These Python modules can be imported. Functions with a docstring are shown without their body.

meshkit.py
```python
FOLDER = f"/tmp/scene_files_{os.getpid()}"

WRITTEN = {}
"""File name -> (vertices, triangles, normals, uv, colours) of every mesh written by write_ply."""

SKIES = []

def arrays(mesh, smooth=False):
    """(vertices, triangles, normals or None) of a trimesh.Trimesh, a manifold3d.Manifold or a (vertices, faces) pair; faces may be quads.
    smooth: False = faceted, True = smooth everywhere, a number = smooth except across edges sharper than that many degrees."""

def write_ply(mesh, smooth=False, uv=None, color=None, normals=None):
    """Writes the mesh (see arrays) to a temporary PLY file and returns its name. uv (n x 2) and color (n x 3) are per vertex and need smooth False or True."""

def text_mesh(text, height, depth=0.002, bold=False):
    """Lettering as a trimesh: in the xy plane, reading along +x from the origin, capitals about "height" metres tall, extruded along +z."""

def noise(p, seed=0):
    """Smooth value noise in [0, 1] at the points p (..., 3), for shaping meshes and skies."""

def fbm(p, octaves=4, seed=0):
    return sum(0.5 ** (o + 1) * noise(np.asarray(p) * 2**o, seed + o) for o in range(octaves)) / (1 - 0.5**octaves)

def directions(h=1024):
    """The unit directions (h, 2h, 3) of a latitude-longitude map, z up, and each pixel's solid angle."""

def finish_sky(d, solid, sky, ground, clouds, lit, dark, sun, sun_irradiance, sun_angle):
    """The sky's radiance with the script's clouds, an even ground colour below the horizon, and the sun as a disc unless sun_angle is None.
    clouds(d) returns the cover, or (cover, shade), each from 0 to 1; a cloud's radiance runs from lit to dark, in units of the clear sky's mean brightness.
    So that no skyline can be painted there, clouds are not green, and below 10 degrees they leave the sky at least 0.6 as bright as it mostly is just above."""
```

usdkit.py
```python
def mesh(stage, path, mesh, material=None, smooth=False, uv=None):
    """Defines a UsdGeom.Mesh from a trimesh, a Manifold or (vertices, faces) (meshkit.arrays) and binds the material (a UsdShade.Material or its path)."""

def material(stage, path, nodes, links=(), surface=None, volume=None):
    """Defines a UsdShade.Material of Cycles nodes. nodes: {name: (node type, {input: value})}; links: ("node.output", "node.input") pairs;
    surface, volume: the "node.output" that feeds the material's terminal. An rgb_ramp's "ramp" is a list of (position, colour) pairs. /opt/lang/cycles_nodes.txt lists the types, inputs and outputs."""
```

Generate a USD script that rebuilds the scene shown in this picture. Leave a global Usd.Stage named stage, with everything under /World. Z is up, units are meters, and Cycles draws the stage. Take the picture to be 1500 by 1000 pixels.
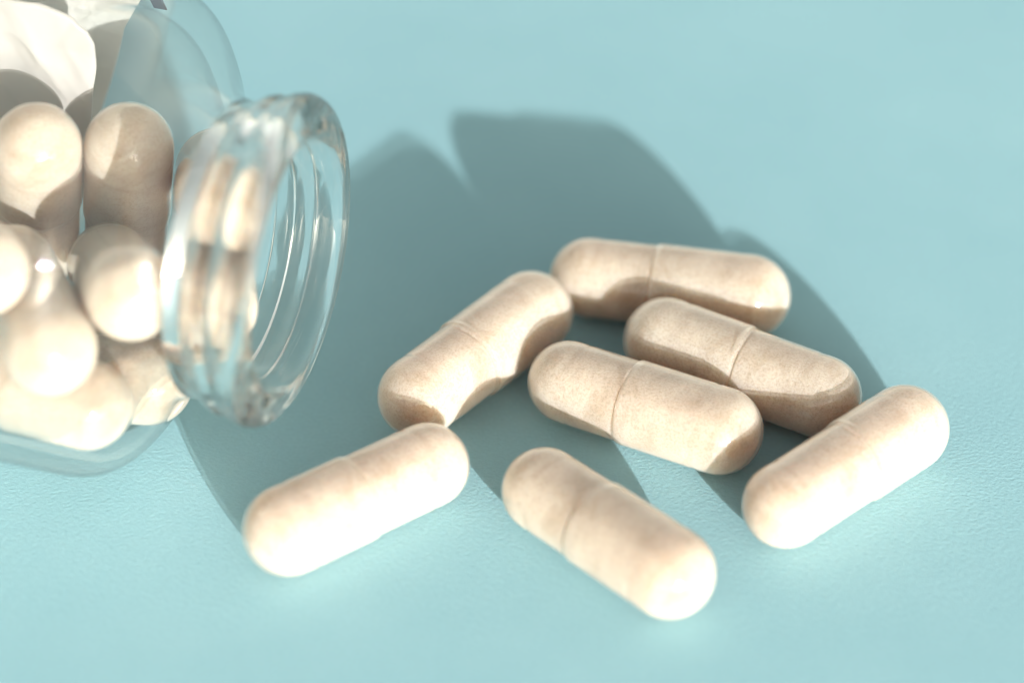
import math, numpy as np, trimesh, usdkit, meshkit
from pxr import Usd, UsdGeom, UsdLux, Sdf, Gf, UsdShade, Vt

T = Sdf.ValueTypeNames
MM = 0.001
stage = Usd.Stage.CreateInMemory()
UsdGeom.SetStageUpAxis(stage, UsdGeom.Tokens.z)
UsdGeom.SetStageMetersPerUnit(stage, 1.0)
W = UsdGeom.Xform.Define(stage, '/World')
stage.SetDefaultPrim(W.GetPrim())

# ------------------------------------------------------------------ camera, sky, sun
PITCH, DIST, FPX = math.radians(40.0), 259.01 * MM, 4217.2
cam = UsdGeom.Camera.Define(stage, '/World/camera')
cam.CreateHorizontalApertureAttr(36.0)
cam.CreateFocalLengthAttr(FPX / 1500 * 36.0)
cam.CreateFStopAttr(11.0)
cam.CreateFocusDistanceAttr(0.2455)
cam.CreateExposureAttr(1.02)
cam.CreateClippingRangeAttr(Gf.Vec2f(0.01, 100.0))
cam.AddTranslateOp().Set(Gf.Vec3d(0, -DIST * math.cos(PITCH), DIST * math.sin(PITCH)))
cam.AddRotateXOp().Set(90.0 - math.degrees(PITCH))

SHADOW_AZ, SUN_EL = math.radians(111.7), math.radians(12.4)
to_sun = np.array([-math.cos(SHADOW_AZ) * math.cos(SUN_EL), -math.sin(SHADOW_AZ) * math.cos(SUN_EL), math.sin(SUN_EL)])
sun = UsdLux.DistantLight.Define(stage, '/World/sun')
sun.CreateNormalizeAttr(True)
sun.CreateIntensityAttr(1.25)
sun.CreateAngleAttr(0.55)
sun.CreateColorAttr(Gf.Vec3f(1.0, 0.96, 0.93))
zc = to_sun
xc = np.cross([0, 0, 1.0], zc); xc /= np.linalg.norm(xc)
yc = np.cross(zc, xc)
m = Gf.Matrix4d(*xc, 0, *yc, 0, *zc, 0, 0, 0, 0, 1)
sun.AddTransformOp().Set(m)

sky = UsdLux.DomeLight.Define(stage, '/World/sky')
sky.CreateIntensityAttr(1.0)
sky_mat = usdkit.material(stage, '/World/Looks/sky_light', {
    's': ('sky_texture', {'sky_type': 'single_scattering', 'sun_disc': False, 'sun_elevation': SUN_EL, 'sun_rotation': math.atan2(to_sun[0], to_sun[1])}),
    'h': ('hsv', {'saturation': 0.22, 'value': 1.0}),
    't': ('mix', {'mix_type': 'multiply', 'fac': 1.0, 'color2': (1.0, 0.97, 0.86)}),
    'b': ('background_shader', {'strength': 0.132})},
    [('s.color', 'h.color'), ('h.color', 't.color1'), ('t.color', 'b.color')], surface='b.background')
UsdShade.MaterialBindingAPI.Apply(sky.GetPrim()).Bind(sky_mat)

# ------------------------------------------------------------------ helpers
used = {}
def numbered(parent, name):
    k = used.get((parent, name), 0)
    used[(parent, name)] = k + 1
    return name if k == 0 else f'{name}_{k:03d}'

def thing(name, label, cat, loc, R=np.eye(3), group=None):
    x = UsdGeom.Xform.Define(stage, '/World/' + numbered('/World', name))
    X, Y, Z = R.T
    x.AddTransformOp().Set(Gf.Matrix4d(*X, 0, *Y, 0, *Z, 0, *[float(v) for v in loc], 1))
    p = x.GetPrim()
    p.SetCustomDataByKey('label', label); p.SetCustomDataByKey('category', cat)
    if group: p.SetCustomDataByKey('group', group)
    return p

def part(name, mesh, mat, parent, smooth=35, label=None):
    path = str(parent.GetPath())
    g = usdkit.mesh(stage, path + '/' + numbered(path, name), mesh, mat, smooth=smooth)
    if label: g.GetPrim().SetCustomDataByKey('label', label)
    return g.GetPrim()

def lathe_x(x, r, n=96):
    """Surface of revolution about x through the points (x, r); open unless r starts and ends at 0 or the list closes on itself."""
    x, r = np.asarray(x, float), np.asarray(r, float)
    a = np.arange(n) * 2 * np.pi / n
    v = np.stack([np.broadcast_to(x[:, None], (len(x), n)), r[:, None] * -np.cos(a), r[:, None] * np.sin(a)], -1).reshape(-1, 3)
    i, j = np.meshgrid(np.arange(len(x) - 1), np.arange(n), indexing='ij')
    j2 = (j + 1) % n
    q = np.stack([i * n + j, i * n + j2, (i + 1) * n + j2, (i + 1) * n + j], -1).reshape(-1, 4)
    f = np.vstack([q[:, [0, 1, 2]], q[:, [0, 2, 3]]])
    m = trimesh.Trimesh(v, f, process=False)
    m.merge_vertices(digits_vertex=9)
    m.update_faces(m.nondegenerate_faces())
    return m

def spline(pts, per=6):
    """Catmull-Rom through 2-D points."""
    p = np.asarray(pts, float)
    p = np.vstack([2 * p[0] - p[1], p, 2 * p[-1] - p[-2]])
    out = []
    for k in range(1, len(p) - 2):
        for t in np.linspace(0, 1, per, endpoint=False):
            a, b, c, d = p[k - 1:k + 3]
            out.append(0.5 * ((2 * b) + (c - a) * t + (2 * a - 5 * b + 4 * c - d) * t * t + (3 * b - a - 3 * c + d) * t ** 3))
    out.append(p[-2])
    return np.array(out)

# ------------------------------------------------------------------ materials
paper_mat = usdkit.material(stage, '/World/Looks/teal_paper', {
    'co': ('texture_coordinate', {}),
    'n1': ('noise_texture', {'scale': 3200.0, 'detail': 3.0, 'roughness': 0.6}),
    'n2': ('noise_texture', {'scale': 2300.0, 'detail': 2.0, 'roughness': 0.5}),
    'mp': ('mapping', {'scale': (1.0, 1.35, 1.0), 'rotation': (0, 0, 0.5)}),
    'mh': ('math', {'math_type': 'multiply_add', 'value2': 0.8}),
    'n3': ('noise_texture', {'scale': 45.0, 'detail': 4.0, 'roughness': 0.6}),
    'cr': ('rgb_ramp', {'ramp': [(0.3, (0.240, 0.437, 0.487)), (0.7, (0.266, 0.466, 0.513))]}),
    'n4': ('noise_texture', {'scale': 3000.0, 'detail': 2.0}),
    'c4': ('rgb_ramp', {'ramp': [(0.3, (0.94, 0.94, 0.94)), (0.7, (1.0, 1.0, 1.0))]}),
    'mx': ('mix', {'mix_type': 'multiply', 'fac': 1.0}),
    'bp': ('bump', {'strength': 0.6, 'distance': 0.00005}),
    'p': ('principled_bsdf', {'roughness': 0.7, 'specular_ior_level': 0.3})},
    [('co.object', 'n1.vector'), ('co.object', 'mp.vector'), ('mp.vector', 'n2.vector'), ('co.object', 'n3.vector'), ('co.object', 'n4.vector'),
     ('n3.fac', 'cr.fac'), ('n4.fac', 'c4.fac'), ('cr.color', 'mx.color1'), ('c4.color', 'mx.color2'),
     ('n1.fac', 'mh.value1'), ('n2.fac', 'mh.value3'), ('mh.value', 'bp.height'),
     ('bp.normal', 'p.normal'), ('mx.color', 'p.base_color')], surface='p.BSDF')

def powder(name, base, dark):
    return usdkit.material(stage, '/World/Looks/' + name, {
        'co': ('texture_coordinate', {}),
        'n1': ('noise_texture', {'scale': 4600.0, 'detail': 3.0, 'roughness': 0.7}),
        'mq': ('mapping', {'scale': (1.5, 0.7, 0.7)}),
        'n2': ('noise_texture', {'scale': 330.0, 'detail': 4.0, 'roughness': 0.62, 'distortion': 0.6}),
        'c1': ('rgb_ramp', {'ramp': [(0.32, dark), (0.52, base), (0.8, tuple(min(1, 1.12 * b) for b in base))]}),
        'c2': ('rgb_ramp', {'ramp': [(0.32, (0.82, 0.77, 0.71)), (0.5, (0.96, 0.95, 0.94)), (0.7, (1.08, 1.08, 1.08))]}),
        'mx': ('mix', {'mix_type': 'multiply', 'fac': 1.0}),
        'bp': ('bump', {'strength': 0.4, 'distance': 0.00008}),
        'p': ('principled_bsdf', {'roughness': 0.9, 'diffuse_roughness': 1.0, 'specular_ior_level': 0.1, 'subsurface_weight': 0.55,
                                  'subsurface_radius': (1.0, 0.56, 0.32), 'subsurface_scale': 0.0010})},
        [('co.object', 'n1.vector'), ('co.object', 'mq.vector'), ('mq.vector', 'n2.vector'), ('n1.fac', 'c1.fac'), ('n2.fac', 'c2.fac'), ('c1.color', 'mx.color1'), ('c2.color', 'mx.color2'),
         ('n1.fac', 'bp.height'), ('bp.normal', 'p.normal'), ('mx.color', 'p.base_color')], surface='p.BSDF')
powder_mats = [powder('beige_powder', (0.415, 0.366, 0.308), (0.325, 0.272, 0.216)),
               powder('pale_powder', (0.43, 0.380, 0.322), (0.34, 0.286, 0.230))]

def schlick(f0):
    """Nodes for the reflectance of a thin clear sheet, the same from both sides."""
    return {'lw': ('layer_weight', {'blend': 0.5}),
            'p5': ('math', {'math_type': 'power', 'value2': 5.0}),
            'rf': ('math', {'math_type': 'multiply_add', 'value2': 1.0 - f0, 'value3': f0})}
SCHLICK = [('lw.facing', 'p5.value1'), ('p5.value', 'rf.value1')]

shell_mat = usdkit.material(stage, '/World/Looks/capsule_shell', {**schlick(0.055),
    'co': ('texture_coordinate', {}),
    'mp': ('mapping', {'scale': (1.0, 0.25, 0.25)}),
    'n': ('noise_texture', {'scale': 900.0, 'detail': 3.0}),
    'bp': ('bump', {'strength': 0.12, 'distance': 0.00005}),
    'tr': ('transparent_bsdf', {'color': (1.0, 0.99, 0.975)}),
    'gl': ('glossy_bsdf', {'color': (1, 1, 1), 'roughness': 0.05}),
    'df': ('diffuse_bsdf', {'color': (0.84, 0.79, 0.70)}),
    'tl': ('translucent_bsdf', {'color': (0.84, 0.79, 0.70)}),
    'hz': ('mix_closure', {'fac': 0.45}),
    'p2': ('math', {'math_type': 'power', 'value2': 2.0}),
    'hf': ('math', {'math_type': 'multiply_add', 'value2': 0.55, 'value3': 0.045}),
    'm1': ('mix_closure', {}),
    'm2': ('mix_closure', {})},
    SCHLICK + [('co.object', 'mp.vector'), ('mp.vector', 'n.vector'), ('n.fac', 'bp.height'), ('bp.normal', 'gl.normal'),
     ('lw.facing', 'p2.value1'), ('p2.value', 'hf.value1'), ('hf.value', 'm1.fac'),
     ('df.BSDF', 'hz.closure1'), ('tl.BSDF', 'hz.closure2'), ('tr.BSDF', 'm1.closure1'), ('hz.closure', 'm1.closure2'),
     ('rf.value', 'm2.fac'), ('m1.closure', 'm2.closure1'), ('gl.BSDF', 'm2.closure2')], surface='m2.closure')

# bottle glass: a plain pane where the wall is thin and even, refracting glass where it is thick
WAVY = {'co': ('texture_coordinate', {}), 'nz': ('noise_texture', {'scale': 110.0, 'detail': 1.0}), 'bp': ('bump', {'strength': 0.15, 'distance': 0.0004})}
WAVE = [('co.object', 'nz.vector'), ('nz.fac', 'bp.height')]
pane_mat = usdkit.material(stage, '/World/Looks/clear_glass_wall', {**schlick(0.07), **WAVY,
    'p4': ('math', {'math_type': 'power', 'value2': 4.0}),
    'tc': ('rgb_ramp', {'ramp': [(0.0, (0.98, 0.99, 0.985)), (0.35, (0.86, 0.88, 0.875)), (1.0, (0.12, 0.13, 0.125))]}),
    'tr': ('transparent_bsdf', {}),
    'hz': ('translucent_bsdf', {'color': (0.9, 0.9, 0.9)}),
    'gl': ('glossy_bsdf', {'color': (1, 1, 1), 'roughness': 0.012}),
    'mh': ('mix_closure', {'fac': 0.035}),
    'pn': ('mix_closure', {})},
    SCHLICK + WAVE + [('lw.facing', 'p4.value1'), ('p4.value', 'tc.fac'), ('tc.color', 'tr.color'), ('bp.normal', 'gl.normal'), ('rf.value', 'pn.fac'),
     ('tr.BSDF', 'mh.closure1'), ('hz.BSDF', 'mh.closure2'), ('mh.closure', 'pn.closure1'), ('gl.BSDF', 'pn.closure2')], surface='pn.closure')
thick_mat = usdkit.material(stage, '/World/Looks/clear_thick_glass', {**WAVY,
    'gs': ('glass_bsdf', {'color': (0.985, 0.995, 0.992), 'roughness': 0.0, 'IOR': 1.5}),
    'tr': ('transparent_bsdf', {'color': (0.98, 0.99, 0.985)}),
    'mx': ('mix_closure', {'fac': 0.08})},
    WAVE + [('bp.normal', 'gs.normal'), ('gs.BSDF', 'mx.closure1'), ('tr.BSDF', 'mx.closure2')], surface='mx.closure')

label_mat = usdkit.material(stage, '/World/Looks/white_label', {
    'co': ('texture_coordinate', {}),
    'mp': ('mapping', {'scale': (1.0, 0.5, 0.5), 'rotation': (0.3, 0.2, 0.6)}),
    'n': ('noise_texture', {'scale': 120.0, 'detail': 3.0, 'distortion': 1.5}),
    'bp': ('bump', {'strength': 0.5, 'distance': 0.0015}),
    'd': ('principled_bsdf', {'base_color': (0.76, 0.745, 0.715), 'roughness': 0.45}),
    't': ('translucent_bsdf', {'color': (0.8, 0.76, 0.7)}),
    'm': ('mix_closure', {'fac': 0.3})},
    [('co.object', 'mp.vector'), ('mp.vector', 'n.vector'), ('n.fac', 'bp.height'), ('bp.normal', 'd.normal'), ('d.BSDF', 'm.closure1'), ('t.BSDF', 'm.closure2')], surface='m.closure')
ink_mat = usdkit.material(stage, '/World/Looks/navy_ink', {'p': ('principled_bsdf', {'base_color': (0.02, 0.04, 0.085), 'roughness': 0.5})}, surface='p.BSDF')

# ------------------------------------------------------------------ the setting: one sheet of teal paper
s = 0.9
g = usdkit.mesh(stage, '/World/paper_ground', (np.array([[-s, -s, 0], [s, -s, 0], [s, s, 0], [-s, s, 0]], float), np.array([[0, 1, 2, 3]])), paper_mat)
g.GetPrim().SetCustomDataByKey('kind', 'structure')
g.GetPrim().SetCustomDataByKey('label', 'sheet of pale teal craft paper under everything')
g.GetPrim().SetCustomDataByKey('category', 'paper')

# ------------------------------------------------------------------ capsules
RC, RB, RP = 3.8, 3.62, 3.52

def dome(cx, r, sign, n=14, flat=1.0):
    a = np.linspace(0, np.pi / 2, n)
    return np.c_[cx + sign * r * np.cos(a) * flat, r * np.sin(a)]

def capsule_meshes(L, lip, seed):
    rng = np.random.default_rng(seed)
    h = L / 2
    # cap: outer wall, rounded lip, short return onto the body
    d = dome(h, RC, 1)
    x = np.r_[d[:, 0], np.linspace(h - .8, lip + .35, 8), lip + .1, lip, lip + .06, lip + .4]
    r = np.r_[d[:, 1], np.full(8, RC), RC - .02, RC - .1, RB + .05, RB + .025]
    # a shallow locking groove near the dome
    gx = h - 1.1
    xs = np.linspace(h - .3, lip + .35, 40)
    x = np.r_[d[:, 0], xs, lip + .1, lip, lip + .06, lip + .4]
    r = np.r_[d[:, 1], RC - .05 * np.exp(-((xs - gx) / .22) ** 2), RC - .01, RC - .05, RB + .06, RB + .025]
    cap = lathe_x(x * MM, r * MM, 72)
    d = dome(-h, RB, -1)
    xs = np.linspace(-h + .3, lip + .5, 40)
    x = np.r_[d[:, 0], xs]
    r = np.r_[d[:, 1], RB - .05 * np.exp(-((xs + h - 1.0) / .22) ** 2)]
    body = lathe_x(x * MM, r * MM, 72)
    for mesh in (cap,):
        mesh.invert() if mesh.vertices.size and np.dot(mesh.face_normals[len(mesh.faces) // 2], mesh.triangles_center[len(mesh.faces) // 2] * [0, 1, 1]) < 0 else None
    for mesh in (body,):
        k = len(mesh.faces) // 2
        if np.dot(mesh.face_normals[k], mesh.triangles_center[k] * [0, 1, 1]) < 0: mesh.invert()
    # powder slug, settled below the top of the shell
    e0, e1 = rng.uniform(.0, .25), rng.uniform(.05, .5)
    n = 64
    a = np.linspace(0, np.pi / 2, 14)
    x0, x1 = -h - RP + .02 + e0 * .5, h + RC - .12 - e1 * .6
    xa = np.r_[-np.cos(a) * RP + (x0 + RP), np.sort(np.r_[np.linspace(x0 + RP, x1 - RP, 40)[1:-1], lip + np.linspace(-.5, .25, 12)]), np.cos(a[::-1]) * RP + (x1 - RP)]
    ra = np.r_[np.sin(a) * RP, np.full(50, RP), np.sin(a[::-1]) * RP]
    ra = ra * (1 + (RC - RB) * .95 / RP / (1 + np.exp(-(xa - lip) / .12)))
    ra = ra * (1 - .07 * np.exp(-((xa - lip + .16) / .13) ** 2))
    core = lathe_x(xa, ra, n)
    v = np.array(core.vertices)
    q = v * [0.35, 0.6, 0.6] + seed * 7.3
    w = meshkit.fbm(q, 3, seed)
    top = 2.8 + 0.8 * (meshkit.fbm(np.c_[v[:, 0] * .22 + seed * 3, v[:, 1] * .25, v[:, 2] * 0], 2, seed + 5) - .35)
    over = np.maximum(0, v[:, 2] - top)
    v[:, 2] -= over * 0.5
    v *= 1 - 0.02 * np.abs(w[:, None] - .5) * [0, 1, 1]
    core = trimesh.Trimesh(v * MM, core.faces, process=False)
    k = len(core.faces) // 2
    if core.volume < 0: core.invert()
    return cap, body, core


def capsule(L, lip, seed, label, loc, R, group=None):
    t = thing('capsule', label, 'capsule', loc, R, group)
    cap, body, core = capsule_meshes(L, lip, seed)
    part('cap', cap, shell_mat, t, 50)
    part('body', body, shell_mat, t, 50)
    part('powder', core, powder_mats[seed % 2], t, 60)
    return t

def frame(direction, roll=0.0):
    u = np.asarray(direction, float); u /= np.linalg.norm(u)
    z = np.array([0, 0, 1.0]) - u[2] * u
    if np.linalg.norm(z) < 1e-3: z = np.array([0, 1.0, 0])
    z /= np.linalg.norm(z)
    y = np.cross(z, u)
    c, s_ = math.cos(roll), math.sin(roll)
    y2, z2 = c * y + s_ * z, -s_ * y + c * z
    return np.stack([u, y2, z2], 1)

tilt = math.asin((RC - RB) / 14.2)
#        x       y        yaw    L      lip   label
LOOSE = [
    (-12.701, -24.45, -2.519, 13.7, 0.1, 'pale beige capsule at lower left, nearest to the bottle mouth'),
    (7.672, -28.409, -0.78, 13.95, -1.3, 'front capsule with its white lit dome pointing at the viewer'),
    (27.928, -20.641, 0.707, 14.17, 0.9, 'rightmost capsule, slanting up to the right in full sun'),
    (11.251, -13.022, -0.474, 14.16, -1.2, 'middle capsule of the heap, half crossed by a shadow at each end'),
    (20.034, -8.0, 2.63, 14.9, 0.0, 'shaded capsule lying behind the middle one and left of the rightmost one'),
    (14.099, 3.247, -0.203, 14.5, -1.3, 'farthest capsule, lying across the back of the heap'),
    (-3.15, -6.1, 0.852, 14.75, -1.0, 'capsule with a wavy shadow edge, beside the bottle mouth and behind the lower left one'),
]
for k, (x, y, yaw, L, lip, label) in enumerate(LOOSE):
    u = np.array([math.cos(yaw) * math.cos(tilt), math.sin(yaw) * math.cos(tilt), math.sin(tilt)])
    capsule(L, lip, k + 1, label, (x * MM, y * MM, (RC + RB) / 2 * MM), frame(u, 0.25 * math.sin(3.1 * k)), 'loose capsules on the teal paper')

# ------------------------------------------------------------------ the bottle
BX, BY, PHI, RBOT = -17.249, -15.113, -0.299, 20.80
AX = np.array([math.cos(PHI), math.sin(PHI), 0]); AY = np.array([-math.sin(PHI), math.cos(PHI), 0]); AZ = np.array([0, 0, 1.0])
BR = np.stack([AX, AY, AZ], 1)
BO = np.array([BX, BY, RBOT + .02])
outer = spline([(0.0, 11.6), (0.12, 12.5), (0.6, 13.4), (1.3, 13.82), (2.1, 13.82), (2.7, 13.55), (3.05, 13.2), (3.4, 13.25), (4.0, 13.35), (4.6, 13.1), (5.0, 12.65), (5.6, 12.45), (7.0, 12.5), (8.3, 13.0), (9.3, 14.0),
                (10.4, 15.8), (11.4, 17.7), (12.5, 19.3), (13.8, 20.3), (15.4, 20.72), (17.5, 20.8), (24, 20.8), (40, 20.8), (60, 20.8), (74, 20.8), (77, 20.5), (79.2, 19.2), (80, 17.0), (79.6, 14.5), (78.8, 11), (78.5, 5), (78.5, 0)], 6)
inner = spline([(76.0, 0), (76.0, 6), (75.8, 12), (74.8, 16), (72.5, 18.0), (69, 18.5), (60, 18.5), (40, 18.5), (24, 18.5), (17.5, 18.4), (15.2, 17.9), (13.6, 16.8), (12.2, 15.0), (11.0, 13.2), (9.8, 11.6), (8.4, 10.6), (7.0, 10.2), (5.0, 10.05),
                (3.0, 10.0), (1.4, 10.0), (0.6, 10.15), (0.15, 10.6), (0.0, 11.1)], 6)
SPLIT = 6.9
bottle = thing('glass_bottle', 'clear glass bottle lying on its side with its open mouth to the right', 'bottle', BO * MM, BR)
wall = outer[outer[:, 0] > SPLIT + .03]
wall[-1, 1] = 0
part('body_wall', lathe_x(-wall[:, 0] * MM, wall[:, 1] * MM, 160), pane_mat, bottle, True)
o_ = outer[: int(np.argmax(outer[:, 0] > SPLIT))]
i_ = inner[inner[:, 0] < 5.5]
thin = []
for s_ in np.linspace(5.8, SPLIT - .05, 14):     # the wall tapers off where the shoulder begins
    ro_ = np.interp(s_, outer[:200, 0], outer[:200, 1])
    ri_ = np.interp(s_, inner[::-1, 0], inner[::-1, 1])
    k_ = (s_ - 5.8) / (SPLIT - 5.85)
    thin.append((s_, ri_ + (ro_ - .03 - ri_) * k_ ** 1.3))
ring = np.vstack([o_[::-1], i_[::-1], thin, o_[-1:]])
nm = lathe_x(-ring[:, 0] * MM, ring[:, 1] * MM, 160)
if nm.volume < 0: nm.invert()
part('neck_ring', nm, thick_mat, bottle, 40)

def wall_at(s_):
    k = int(np.argmax(outer[:, 0] > 60))
    return np.interp(s_, outer[:k + 1, 0], outer[:k + 1, 1])

def inner_sheet(p0, p1, s0, s1, na=60, ns=120):
    """The inner face of the glass wall between two angles (0 towards the camera, -90 down)."""
    A_ = np.radians(np.linspace(p0, p1, na)); S_ = np.linspace(s0, s1, ns)
    aa, ss = np.meshgrid(A_, S_, indexing='ij')
    r_ = np.interp(ss, inner[::-1, 0], inner[::-1, 1])
    v = np.stack([-ss, -r_ * np.cos(aa), r_ * np.sin(aa)], -1).reshape(-1, 3)
    idx = np.arange(na * ns).reshape(na, ns)
    q = np.stack([idx[:-1, :-1], idx[1:, :-1], idx[1:, 1:], idx[:-1, 1:]], -1).reshape(-1, 4)
    return trimesh.Trimesh(v * MM, np.vstack([q[:, [0, 1, 2]], q[:, [0, 2, 3]]]), process=False)
part('inner_wall', inner_sheet(-125, -20, SPLIT + .02, 70), pane_mat, bottle, True)
part('inner_wall', inner_sheet(85, 170, SPLIT + .02, 19), pane_mat, bottle, True)

# paper label around the far side, its front edge slanting
def label_patch(t0, t1, edge, back, r, thick, nt=90, ns=24):
    tt = np.linspace(t0, t1, nt)
    rows = []
    for t in tt:
        e = edge(t)
        ss = np.linspace(e, max(back, e + 1), ns)
        a = math.radians(t)   # 0 top, 90 towards the camera, 270 far side
        for s_ in ss: rows.append((-s_, -math.sin(a), math.cos(a)))
    rows = np.array(rows)
    o = rows * [1, r + thick, r + thick]; i_ = rows * [1, r, r]
    idx = np.arange(nt * ns).reshape(nt, ns)
    q = np.stack([idx[:-1, :-1], idx[1:, :-1], idx[1:, 1:], idx[:-1, 1:]], -1).reshape(-1, 4)
    n0 = nt * ns
    rim = np.r_[idx[0], idx[1:, -1], idx[-1, -2::-1], idx[-2:0:-1, 0]]
    rq = np.stack([rim, np.roll(rim, -1), np.roll(rim, -1) + n0, rim + n0], -1)
    q2 = q[:, ::-1] + n0
    allq = np.vstack([q, q2, rq])
    m_ = trimesh.Trimesh(np.vstack([o, i_]) * MM, np.vstack([allq[:, [0, 1, 2]], allq[:, [0, 2, 3]]]), process=False)
    m_.fix_normals()
    return m_
lab = part('paper_label', label_patch(222, 352, lambda t: float(np.interp(t, [222, 240, 285, 300, 352], [32, 29, 23.5, 20.5, 19.5])), 66, 20.86, 0.12), label_mat, bottle, 60)
for t0, t1, sa in ((296, 304, 18.6),):
    part('navy_print', label_patch(t0, t1, lambda t: sa + .0 * t, sa + 1.2, 20.86, 0.1, 12, 4), ink_mat, lab, 60)

# crumpled white sachet standing in the bottle behind the capsules
def sachet_mesh(nu=110, nv=90):
    V = np.linspace(0, 1, nv)
    zz = -12.0 + 24.6 * V
    xr = np.interp(zz, [-12, -3.7, 1.7, 6.9, 9.2, 10.4, 11.6, 12.6], [-28.4, -24.8, -23.2, -22.4, -22.5, -23.0, -24.2, -27.0])
    U = np.linspace(0, 1, nu)
    X = xr[:, None] + (-54 - xr)[:, None] * U[None]
    Z = np.broadcast_to(zz[:, None], X.shape)
    p = np.stack([X * .16 + Z * .10, Z * .09 - X * .05, X * 0], -1)
    ridge = lambda q, k: 1 - np.abs(2 * meshkit.noise(q, k) - 1)
    w = 1.0 * ridge(p, 3) + .4 * ridge(p * 2.1, 8) + .1 * ridge(p * 4.3, 11)
    edge = np.minimum(np.minimum(U, 1 - U)[None] * 30, np.minimum(V, 1 - V)[:, None] * 24)
    th = .12 + .38 * np.clip(edge / 3.0, 0, 1) ** .5
    Y = 12.5 - w * 0.85 - .012 * (Z - 2) ** 2 * 0
    f_ = np.stack([X, Y - th, Z], -1).reshape(-1, 3); b_ = np.stack([X, Y + th, Z], -1).reshape(-1, 3)
    idx = np.arange(nu * nv).reshape(nv, nu); n0 = nu * nv
    q = np.stack([idx[:-1, :-1], idx[1:, :-1], idx[1:, 1:], idx[:-1, 1:]], -1).reshape(-1, 4)
    rim = np.r_[idx[0], idx[1:, -1], idx[-1, -2::-1], idx[-2:0:-1, 0]]
    rq = np.stack([np.roll(rim, -1), rim, rim + n0, np.roll(rim, -1) + n0], -1)
    a_ = np.vstack([q, q[:, ::-1] + n0, rq])
    m_ = trimesh.Trimesh(np.vstack([f_, b_]) * MM, np.vstack([a_[:, [0, 1, 2]], a_[:, [0, 2, 3]]]), process=False)
    m_.fix_normals()
    return m_
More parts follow.
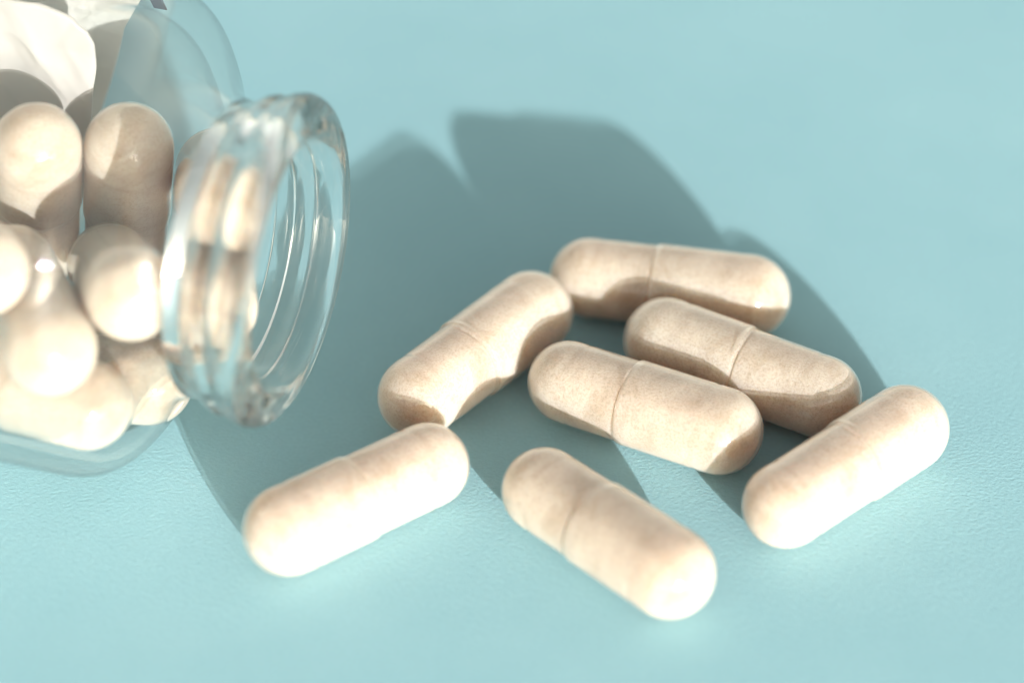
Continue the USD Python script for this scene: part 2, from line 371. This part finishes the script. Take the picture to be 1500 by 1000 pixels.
sachet_mat = usdkit.material(stage, '/World/Looks/white_tissue', {
    'co': ('texture_coordinate', {}),
    'n': ('noise_texture', {'scale': 900.0, 'detail': 3.0}),
    'bp': ('bump', {'strength': 0.15, 'distance': 0.0001}),
    'd': ('principled_bsdf', {'base_color': (0.56, 0.545, 0.52), 'roughness': 0.3}),
    't': ('translucent_bsdf', {'color': (0.60, 0.58, 0.55)}),
    'm': ('mix_closure', {'fac': 0.5})},
    [('co.object', 'n.vector'), ('n.fac', 'bp.height'), ('bp.normal', 'd.normal'), ('d.BSDF', 'm.closure1'), ('t.BSDF', 'm.closure2')], surface='m.closure')
st = thing('sachet', 'crumpled white sachet standing in the bottle behind the upright capsule at far left', 'sachet', BO * MM, BR)
part('pouch', sachet_mesh(), sachet_mat, st, 50)

# both dome centres of each capsule inside, in the bottle's own frame (mm)
INSIDE = [
    [-24.54, 3.8, 3.84, -27.39, 6.97, -9.65],
    [-17.91, 7.43, 2.79, -20.28, 9.36, -11.06],
    [-6.78, 0.52, 4.53, -12.08, 12.15, -1.66],
    [-10.71, -9.44, 1.76, -17.6, 0.97, -4.95],
    [-15.55, -14.86, -0.77, -24.04, -3.77, -3.06],
    [-21.13, -13.81, 5.15, -33.26, -6.83, 2.93],
    [-14.87, -11.2, -9.53, -28.91, -12.12, -8.0],
    [-6.65, -3.24, -3.49, -12.08, 8.84, -8.53],
    [-12.75, -3.87, -12.48, -26.69, -6.19, -13.27],
    [-27.93, 1.1, -14.7, -14.01, 3.43, -13.89],
    [-29.76, -0.63, -7.54, -42.23, 5.43, -4.57]]
LABELS = [
    'upright capsule at far left of the bottle, in front of the crumpled white sachet',
    'upright capsule in the bottle beside the shoulder, right of another upright one',
    'highest capsule in the bottle neck, above another one in the neck',
    'front capsule in the middle of the bottle, its big round end facing the viewer',
    'low capsule in the bottle with a sunlit round end, near the bottom left corner',
    'capsule cut off by the left edge of the photo, only its round end showing',
    'lowest front capsule, pressed into the lower curve of the bottle wall',
    'lower capsule in the bottle neck, seen through the glass rings',
    'capsule on the bottle floor with its end in the lower shoulder',
    'mostly hidden capsule on the bottle floor, behind the one in the lower shoulder',
    'mostly hidden capsule at the left edge, behind the one cut off by the edge']
for k, (p, label) in enumerate(zip(INSIDE, LABELS)):
    a, b = np.array(p[:3]), np.array(p[3:])
    Aw, Bw = BO + BR @ a, BO + BR @ b
    capsule(float(np.linalg.norm(a - b)), [0.2, -0.8, 0.9, -0.3][k % 4], 20 + k, label, (Aw + Bw) / 2 * MM, frame(Aw - Bw, 0.3 * math.sin(2.3 * k)), 'capsules inside the bottle')
